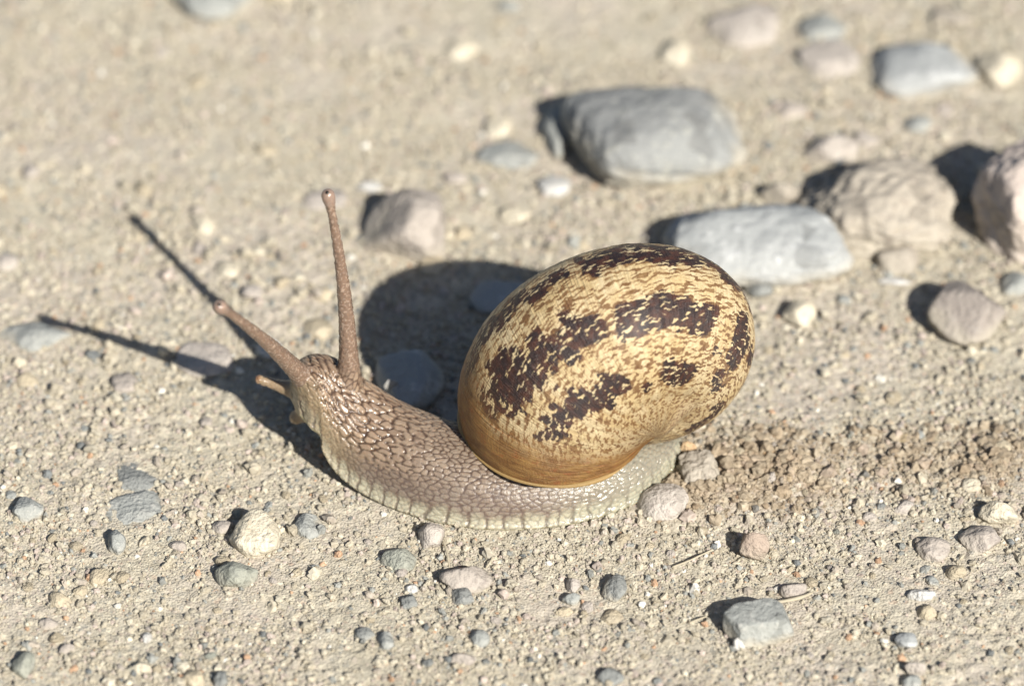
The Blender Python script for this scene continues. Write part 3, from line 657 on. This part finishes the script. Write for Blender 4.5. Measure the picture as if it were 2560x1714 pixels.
# normals
fn = np.cross(V[Fq[:, 2]] - V[Fq[:, 0]], V[Fq[:, 3]] - V[Fq[:, 1]])
N = np.stack([sum(np.bincount(Fq[:, c_], fn[:, k], nv) for c_ in range(4)) for k in range(3)], -1); N /= np.maximum(np.linalg.norm(N, axis=1)[:, None], 1e-9)
edge = np.where(isb, np.minimum(v_, vt - v_), 9)          # distance up from the hem of the foot
under = isb & (Sv[idx] < 0)
sw = s_ + .5 * (fbm(s_ * .4, v_ * .5, 301, 2) - .5); vw = v_ + .5 * (fbm(s_ * .5 + 5, v_ * .4, 305, 2) - .5)
total = arc[-1]; front = sstep(25, 36, s_)                 # 0 at the tail, 1 at the neck
f1, f2, cid = worley(sw / 1.55, vw / .6, 311, .85); g_big = f2 - f1
f1, f2, cid2 = worley(sw / .85, vw / .5, 321, .85); g_sml = f2 - f1
nose = sstep(arc[-1] - .6, arc[-1] - 3.2, s_)          # the face is smoother
top = sstep(3.2, 6.0, edge)                               # big tubercles above, small ones low on the flank
gr = np.where(True, g_big * top * front + g_sml * (1 - top * front), 0)
cell = sstep(.02, .34, gr); groove = (1 - sstep(.05, .32, gr)) * np.where(isb, .25 + .75 * nose, 1)
cr = np.where(top * front > .5, cid, cid2)
# hem: pale blocks parted by dark upright folds
bs = s_ / 1.55 + .55 * vnoise(s_ * .45, s_ * 0, 333) + .35 * (vnoise(s_ * .9, v_ * 1.1, 331) - .5); bi_ = np.floor(bs); bf = np.abs(bs - bi_ - .5) * 2
jit = hash2(bi_ + (bf > 1), np.zeros_like(bi_), 335)
hemh = (2.0 + 1.3 * (fbm(s_ * .5, s_ * 0, 337, 2) - .4) + .5 * (hash2(bi_, bi_ * 0, 339) - .5)) * (1 - .28 * np.abs(bf) ** 3)
hem = sstep(hemh + .8, hemh - .5, edge) * isb
fold = sstep(.74, .93, np.abs(bf)) * hem * sstep(.15, .5, edge)
folds_up = sstep(.70, .95, np.abs(bf)) * sstep(hemh + 1.8, hemh, edge) * isb * .6
tail = sstep(20, 9, s_) * isb
col = np.zeros((nv, 3))
def lay(mask, rgb):
    global col
    m = np.clip(mask, 0, 1)[:, None]; col = col * (1 - m) + m * np.array(rgb)
low = 1 - top
lay(np.ones(nv), (.205, .145, .102))
lay(.8 * cr * top, (.30, .225, .16))
lay(groove * .97, (.052, .029, .020))
mott = sstep(.42, .62, fbm(s_ * .35, v_ * .45, 341, 3))
lay((1 - front) * isb * .5 * (1 - groove), (.195, .163, .135)); lay(low * .72 * isb, (.145, .107, .083)); lay(low * isb * (.25 + .55 * mott) * cell * .8, (.25, .21, .17))
lay(low * groove * .5, (.10, .07, .065))
yel = sstep(33, 41, s_) * sstep(7.5, 3.5, edge) * isb
lay(yel * .55, (.25, .195, .105)); lay(yel * groove * .4, (.12, .085, .06))
lay(hem * (.6 + .4 * cell) * .95 * (1 - .65 * front * sstep(37, 42, s_)), (.39, .365, .275)); lay(hem * (1 - sstep(.03, .2, g_sml)) * .5, (.22, .20, .155))
lay(folds_up * .75, (.125, .075, .06)); lay(fold * .95 * (.75 + .4 * jit), (.135, .112, .085))
lay(tail * .55, (.29, .285, .225)); lay(tail * (1 - sstep(.03, .2, g_sml)) * .35, (.20, .19, .155)); lay(tail * fold * .7, (.18, .165, .125))
lay(sstep(.62, .25, edge) * isb * .85, (.25, .225, .13))
lay(under * 1.0, (.30, .25, .16))
ten = np.isin(reg, (1, 2, 3, 4)) * sstep(1.5, 4.0, s_)
lay(ten * np.isin(reg, (1, 2)) * .95, (.17, .115, .085))
lay(np.isin(reg, (3, 4)) * 1.0, (.24, .175, .11)); lay((reg == 3) * sstep(4.6, 5.6, s_), (.24, .105, .05))
spk = sstep(.66, .76, vnoise(s_ * 5.5, v_ * 6.5, 351)) * ten
lay(spk * .55, (.36, .28, .22))
bulb = np.isin(reg, (1, 2)) * sstep(.915, .94, s_ / vt)
lay(bulb * .7, (.26, .19, .155))
lay((reg == 5) * 1., (.16, .11, .09))
disp = .24 * (cell - .6) * top * front * isb * (.2 + .8 * nose) + .06 * (cell - .6) * (1 - top * front) * isb - .10 * fold + .05 * tail * (cell - .5) \
       + ten * .06 * (vnoise(s_ * 4.5, v_ * 5, 355) - .5) * 2 * (1 - bulb) + sstep(.6, 0, ten) * np.isin(reg, (1, 2)) * .05 * (vnoise(s_ * 2.6, v_ * 3.4, 357) - .5)
V2 = V + N * disp[:, None]
body_me = mesh_from('body', V2 - S0, Fq, attrs={'skin': ('FLOAT_COLOR', np.concatenate([col, np.ones((nv, 1))], 1)), 'tail': ('FLOAT', tail), 'wet': ('FLOAT', np.clip(top * front + tail + ten, 0, 1))})
T = NT('snail_skin'); co = T.obj(); sk = T.attr('skin').outputs['Color']
c = T.mix(T.math('MULTIPLY', T.mapr(T.noise(co, 1600, 3), .35, .7), .35), sk, T.mix(1.0, sk, (1.35, 1.3, 1.2), 'MULTIPLY'))
wet = T.attr('wet').outputs['Fac']; tl = T.attr('tail').outputs['Fac']
bmp = T.math('ADD', T.noise(co, 2600, 3, .6), T.math('MULTIPLY', T.math('MULTIPLY', T.noise(co, 1500, 2), tl), 2.0))
MAT_SKIN = T.done(c, T.mapr(wet, 0, 1, .40, .16), T.bump(bmp, .00012, .7), Specular_IOR_Level=.55, Subsurface_Weight=.35, Subsurface_Scale=.0007)
MAT_SKIN.node_tree.nodes['Principled BSDF'].inputs['Subsurface Radius'].default_value = (1.0, .6, .4)
body = link('body', body_me, MAT_SKIN, parent=snail)
body['label'] = 'grey-brown netted foot, neck and head with two long eye tentacles'

T = NT('eye_black'); MAT_EYE = T.done((.008, .006, .006), .12, None)
toc = -FW
for tip, a in ((T1b, T1a), (T2b, T2a)):
    ax = np.array(tip) - np.array(a); ax /= np.linalg.norm(ax)
    cc = np.array(tip) - ax * .80
    d_ = toc * .72 + np.array([0, 0, .75]) + ax * .25; d_ /= np.linalg.norm(d_)
    v0, f0 = ICO[3]
    link('eye', mesh_from('eye', v0 * .24 * np.array([1, 1, 1]) + cc + d_ * .60 - S0, f0), MAT_EYE, parent=body)

# ------------------------------------------------------------------ straws and rootlets
T = NT('dry_straw'); co = T.obj()
MAT_STRAW = T.done(T.mix(T.noise(co, 900, 3), (.38, .33, .24), (.44, .39, .29)), .7, T.bump(T.noise(T.scale(co, (1, 1, 1)), 2500, 3), .0001, .6))
def straw(name, pts, rad, label, mat=MAT_STRAW, cat='straw'):
    K = []
    for (px, py, z) in pts:
        g = ground_at(px, py, z); K.append((g[0], g[1], float(height(np.array([g[0]]), np.array([g[1]]))[0]) * .6 + z))
    c_ = catmull(K, 60); t_ = np.gradient(c_, axis=0); t_ /= np.linalg.norm(t_, axis=1)[:, None]
    a_ = np.cross(t_, [0, 0, 1.]); a_ /= np.linalg.norm(a_, axis=1)[:, None]; b_ = np.cross(t_, a_); q = np.linspace(0, 2 * math.pi, 8, endpoint=False)
    r_ = rad * (.75 + .5 * vnoise(np.linspace(0, 6, 60), np.zeros(60), 5)) * np.minimum(1, np.minimum(np.linspace(.3, 12, 60), np.linspace(12, .3, 60)))
    Vt = c_[:, None] + r_[:, None, None] * (np.cos(q)[None, :, None] * a_[:, None] + .7 * np.sin(q)[None, :, None] * b_[:, None])
    vs_, f_, t3 = close_tube(Vt)
    link(name, mesh_from(name, Vt.reshape(-1, 3), f_), mat, label=label, cat=cat)
straw('straw', [(1850, 1512, .5), (1900, 1506, .7), (1960, 1499, .8), (2005, 1490, .7), (2032, 1478, .4)], .2, 'pale dry straw lying along the back of the oblong block')
straw('straw', [(1722, 1556, .3), (1745, 1546, .5), (1768, 1538, .3)], .10, 'thin short straw scrap left of the oblong block')
straw('rootlet', [(1108, 1352, .4), (1118, 1385, .5), (1124, 1420, .3)], .11, 'fine upright rootlet in front of the foot near the pinkish pebble', cat='rootlet')
straw('rootlet', [(1215, 1420, .3), (1228, 1400, .7), (1232, 1385, .5)], .10, 'tiny bent rootlet at the right end of the flat-topped clod', cat='rootlet')
straw('rootlet', [(1680, 1415, .35), (1725, 1398, .6), (1780, 1372, .4)], .10, 'thin dirty rootlet slanting left of the reddish clod', cat='rootlet')

# ------------------------------------------------------------------ small pebbles, each one by itself
KINDS = [('tan', 'tan', .50), ('pink', 'pinkish-grey', .15), ('slate', 'blue-grey', .07), ('greenish', 'green-grey', .06), ('cream', 'cream', .10), ('mauve', 'mauve-brown', .07), ('dark', 'dark grey', .02), ('orange', 'rust-orange', .02), ('white', 'white', .02)]
SHAPES = [mesh_from('pebble', *stone_shape(900 + i, 3, [7, 5, 9, 3][i % 4], 11, .16)) for i in range(10)]
PEB = {}
for k_, _, _ in KINDS:
    for i, s in enumerate(SHAPES):
        m_ = s.copy(); m_.materials.append(M[k_]); PEB[k_, i] = m_
for s in SHAPES: bpy.data.meshes.remove(s)
placed = []
hx = np.array([(h[0], h[1], h[2], h[3]) for h in HEROES])
tries = 0
while len(placed) < 285 and tries < 9000:
    tries += 1
    px, py = random.uniform(-20, 2580), random.uniform(-10, 1735)
    if random.random() < (.55 if py < 420 else .25 if py < 800 else 0): continue
    g = ground_at(px, py); x, y = g[0], g[1]
    r = min(1.15, .36 * random.paretovariate(2.2))
    if foot_gap(np.array([x]), np.array([y]))[0] < r + .3 or (x < -12 and x > -25 and -24 < y < -14): continue
    if np.any(((hx[:, 0] - x) / (hx[:, 2] + r)) ** 2 + ((hx[:, 1] - y) / (hx[:, 3] + r)) ** 2 < 1.05): continue
    if any((x - q[0]) ** 2 + (y - q[1]) ** 2 < (r + q[2]) ** 2 * 1.1 for q in placed): continue
    placed.append((x, y, r))
phs = height(np.array([q[0] for q in placed]), np.array([q[1] for q in placed]))
anchors = [h for h in HEROES if h[4].startswith('the ')]
for (x, y, r), z in zip(placed, phs):
    t = random.random(); acc = 0
    for k_, word, pr in KINDS:
        acc += pr
        if t < acc: break
    i = random.randrange(10); size = 'larger' if r > .7 else 'small' if r > .46 else 'tiny'
    a = min(anchors, key=lambda h: (h[0] - x) ** 2 + (h[1] - y) ** 2)
    o = link('pebble', PEB[k_, i], label=f'{size} {word} pebble on the soil near {a[4]}', cat='pebble', group=f'{size} {word} pebbles near {a[4]}')
    fl = random.uniform(.5, .85)
    o.scale = (r * random.uniform(.85, 1.35), r * random.uniform(.8, 1.1), r * fl)
    o.rotation_euler = (random.uniform(-.25, .25), random.uniform(-.25, .25), random.uniform(0, 6.28))
    o.location = Vector((x * MM, y * MM, (z + r * fl * random.uniform(-.15, .4)) * MM))

# ------------------------------------------------------------------ grit and crumbs: too many to count
def scatter(name, n, box, size, sub, palette, label, cat, pick, seed, sink=(.0, .5), flat=(.55, .95), lump=.22):
    r = np.random.default_rng(seed); d, f = ICO[sub] if sub else (ICO0)
    K = n * 6
    x = r.uniform(box[0], box[1], K); y = r.uniform(box[2], box[3], K)
    keep = (r.uniform(size=K) < pick(x, y)) & (foot_gap(x, y) > .25)
    ins = np.zeros(K, bool)
    for h in HEROES:
        if h[2] * h[3] > 1.2: ins |= ((x - h[0]) / (h[2] * .85)) ** 2 + ((y - h[1]) / (h[3] * .85)) ** 2 < 1
    keep &= ~ins
    x, y = x[keep][:n], y[keep][:n]; m = len(x)
    s = size(r, m); z = height(x, y)
    P = d[None] * (1 + lump * r.normal(size=(m, len(d), 1)).clip(-1.6, 1.6))
    P = P * np.stack([r.uniform(.8, 1.35, m), r.uniform(.75, 1.1, m), r.uniform(*flat, m)], -1)[:, None]
    a = r.uniform(0, 6.283, m); t = r.normal(0, .35, m); ca, sa, ct, stt = np.cos(a), np.sin(a), np.cos(t), np.sin(t)
    P = np.stack([P[..., 0] * ct[:, None] - P[..., 2] * stt[:, None], P[..., 1], P[..., 0] * stt[:, None] + P[..., 2] * ct[:, None]], -1)
    P = np.stack([P[..., 0] * ca[:, None] - P[..., 1] * sa[:, None], P[..., 0] * sa[:, None] + P[..., 1] * ca[:, None], P[..., 2]], -1)
    P = P * s[:, None, None] + np.stack([x, y, z + s * r.uniform(*sink, m)], -1)[:, None]
    cols = np.array([c_[:3] for c_ in palette]); pr = np.array([c_[3] for c_ in palette]); pr = pr / pr.sum()
    ci = cols[r.choice(len(cols), m, p=pr)] * r.uniform(.82, 1.15, (m, 1))
    lo = disturbed(x, y)[:, None]; ci = ci * (1 - lo * .75) + lo * .75 * np.array([.355, .29, .21]) * r.uniform(.7, 1.3, (m, 1))
    C = np.repeat(np.concatenate([ci, np.ones((m, 1))], 1), len(d), 0)
    F = (f[None] + (np.arange(m) * len(d))[:, None, None]).reshape(-1, 3)
    me = mesh_from(name, P.reshape(-1, 3), F, smooth=False, attrs={'tint': ('FLOAT_COLOR', C)})
    return link(name, me, MAT_GRIT, label=label, cat=cat, kind='stuff')
ICO0 = ico(1) if False else None
import bmesh as _b
bm = _b.new(); _b.ops.create_icosphere(bm, subdivisions=1, radius=1)
ICO0 = (np.array([v.co[:] for v in bm.verts]), np.array([[q.index for q in p.verts] for p in bm.faces])); bm.free()
T = NT('mixed_grit'); co = T.obj(); tc = T.attr('tint').outputs['Color']
c = T.mix(T.mapr(T.noise(co, 1800, 3), .35, .68), tc, T.mix(1.0, tc, (.72, .70, .68), 'MULTIPLY'))
MAT_GRIT = T.done(c, .92, T.bump(T.noise(co, 3200, 3, .7), .00016, .8), Specular_IOR_Level=.2)
PAL = [(.43, .388, .305, 48), (.475, .435, .35, 22), (.40, .355, .30, 12), (.45, .385, .34, 9), (.29, .295, .275, 8), (.55, .51, .41, 7), (.18, .19, .19, 2.4), (.68, .66, .60, 1.2), (.45, .30, .20, 2)]
# the finest grains: one cloud of points, a rough grain set on each by geometry nodes
def grain_cloud(name, n, box, size, palette, label, cat, pick, seed):
    r = np.random.default_rng(seed); K = n * 5
    x = r.uniform(box[0], box[1], K); y = r.uniform(box[2], box[3], K)
    keep = r.uniform(size=K) < pick(x, y); x, y = x[keep][:n], y[keep][:n]
    ok = foot_gap(x, y) > .12
    for h in HEROES:
        if h[2] * h[3] > 1.2: ok &= ((x - h[0]) / (h[2] * .85)) ** 2 + ((y - h[1]) / (h[3] * .85)) ** 2 > 1
    x, y = x[ok], y[ok]; m = len(x); s_ = size(r, m); z = height(x, y) + s_ * r.uniform(-.15, .75, m)
    cols = np.array([c_[:3] for c_ in palette]); pr = np.array([c_[3] for c_ in palette]); pr = pr / pr.sum()
    ci = cols[r.choice(len(cols), m, p=pr)] * r.uniform(.8, 1.18, (m, 1))
    lo = disturbed(x, y)[:, None]; ci = ci * (1 - lo * .8) + lo * .8 * np.array([.32, .24, .165]) * r.uniform(.7, 1.3, (m, 1))
    me = bpy.data.meshes.new(name); me.vertices.add(m)
    me.vertices.foreach_set('co', (np.stack([x, y, z], -1) * MM).astype(np.float32).ravel())
    for nm, typ, key, d in (('tint', 'FLOAT_COLOR', 'color', np.concatenate([ci, np.ones((m, 1))], 1)),
                            ('turn', 'FLOAT_VECTOR', 'vector', np.stack([r.normal(0, .5, m), r.normal(0, .5, m), r.uniform(0, 6.28, m)], -1)),
                            ('grow', 'FLOAT_VECTOR', 'vector', np.stack([r.uniform(.75, 1.4, m), r.uniform(.7, 1.15, m), r.uniform(.55, 1.0, m)], -1) * s_[:, None] * MM),
                            ('sort', 'FLOAT', 'value', r.uniform(0, 3, m))):
        at = me.attributes.new(nm, typ, 'POINT'); at.data.foreach_set(key, d.astype(np.float32).ravel())
    me.update(); me.materials.append(MAT_GRIT_I)
    o = link(name, me, label=label, cat=cat, kind='stuff')
    ng = bpy.data.node_groups.new('grains', 'GeometryNodeTree')
    ng.interface.new_socket('Geometry', in_out='INPUT', socket_type='NodeSocketGeometry'); ng.interface.new_socket('Geometry', in_out='OUTPUT', socket_type='NodeSocketGeometry')
    N_, L_ = ng.nodes, ng.links
    gi = N_.new('NodeGroupInput'); go = N_.new('NodeGroupOutput'); jn = N_.new('GeometryNodeJoinGeometry')
    def named(nm, typ):
        q = N_.new('GeometryNodeInputNamedAttribute'); q.data_type = typ; q.inputs['Name'].default_value = nm; return q.outputs['Attribute']
    srt, trn, grw = named('sort', 'FLOAT'), named('turn', 'FLOAT_VECTOR'), named('grow', 'FLOAT_VECTOR')
    for i in range(3):
        ic = N_.new('GeometryNodeMeshIcoSphere'); ic.inputs['Radius'].default_value = 1; ic.inputs['Subdivisions'].default_value = 2
        no = N_.new('ShaderNodeTexNoise'); no.noise_dimensions = '4D'; no.inputs['W'].default_value = 3.7 * i; no.inputs['Scale'].default_value = 1.9; no.inputs['Detail'].default_value = 2
        sb = N_.new('ShaderNodeVectorMath'); sb.operation = 'SUBTRACT'; sb.inputs[1].default_value = (.5, .5, .5); L_.new(no.outputs['Color'], sb.inputs[0])
        sc_ = N_.new('ShaderNodeVectorMath'); sc_.operation = 'SCALE'; sc_.inputs['Scale'].default_value = 2.2; L_.new(sb.outputs[0], sc_.inputs[0])
        sp_ = N_.new('GeometryNodeSetPosition'); L_.new(ic.outputs['Mesh'], sp_.inputs['Geometry']); L_.new(sc_.outputs[0], sp_.inputs['Offset'])
        sh = N_.new('GeometryNodeSetShadeSmooth'); sh.inputs['Shade Smooth'].default_value = False; L_.new(sp_.outputs[0], sh.inputs[0])
        sm = N_.new('GeometryNodeSetMaterial'); sm.inputs['Material'].default_value = MAT_GRIT_I; L_.new(sh.outputs[0], sm.inputs['Geometry'])
        c1 = N_.new('FunctionNodeCompare'); c1.operation = 'GREATER_EQUAL'; c1.inputs[1].default_value = i; L_.new(srt, c1.inputs[0])
        c2 = N_.new('FunctionNodeCompare'); c2.operation = 'LESS_THAN'; c2.inputs[1].default_value = i + 1; L_.new(srt, c2.inputs[0])
        an = N_.new('FunctionNodeBooleanMath'); L_.new(c1.outputs[0], an.inputs[0]); L_.new(c2.outputs[0], an.inputs[1])
        ip = N_.new('GeometryNodeInstanceOnPoints'); L_.new(gi.outputs[0], ip.inputs['Points']); L_.new(an.outputs[0], ip.inputs['Selection']); L_.new(sm.outputs[0], ip.inputs['Instance'])
        er = N_.new('FunctionNodeEulerToRotation'); L_.new(trn, er.inputs[0]); L_.new(er.outputs[0], ip.inputs['Rotation']); L_.new(grw, ip.inputs['Scale'])
        L_.new(ip.outputs[0], jn.inputs[0])
    L_.new(jn.outputs[0], go.inputs[0])
    mo = o.modifiers.new('grains', 'NODES'); mo.node_group = ng
    return o
T = NT('fine_grit'); ia = T.n('ShaderNodeAttribute', attribute_name='tint', attribute_type='INSTANCER')
co = T.n('ShaderNodeTexCoord').outputs['Generated']
MAT_GRIT_I = T.done(T.mix(T.mapr(T.noise(co, 3.0, 2), .35, .68), ia.outputs['Color'], T.mix(1.0, ia.outputs['Color'], (.75, .73, .71), 'MULTIPLY')), .93, None, Specular_IOR_Level=.15)
edge_fade = lambda x, y: sstep(64, 76, np.maximum(np.abs(x), np.abs(y - 7)))
grain_cloud('grit', 240000, (-110, 110, -100, 125), lambda r, m: .062 + .062 * r.pareto(2.2, m).clip(0, 5.0), PAL, 'fine mixed tan and grey grit covering the sandy ground', 'grit',
            lambda x, y: .22 + .78 * sstep(.34, .6, fbm(x / 8, y / 8, 401, 3)) - .2 * sstep(10, 45, y) - .6 * edge_fade(x, y), 21)
grain_cloud('gravel', 11000, (-110, 110, -100, 125), lambda r, m: .16 + .13 * r.pareto(2.4, m).clip(0, 4.0), PAL, 'coarser loose gravel grains strewn over the sandy ground', 'gravel',
            lambda x, y: .2 + .8 * sstep(.35, .65, fbm(x / 14, y / 14, 411, 2)) - .3 * sstep(10, 45, y) * sstep(20, -20, x) - .5 * edge_fade(x, y), 22)
CPAL = [(.33, .265, .19, 30), (.39, .325, .24, 36), (.27, .205, .14, 8), (.43, .37, .28, 20), (.50, .40, .25, 2), (.38, .31, .255, 9)]
scatter('soil_crumbs', 2200, (14, 70, -30, -12), lambda r, m: .13 + .13 * r.pareto(2.2, m).clip(0, 5.0), 2, CPAL, 'crumbly loosened brown soil crumbs behind the tail of the snail', 'soil',
        lambda x, y: disturbed(x, y) ** 1.2, 23, (-.2, .5), (.6, 1.0), .2)
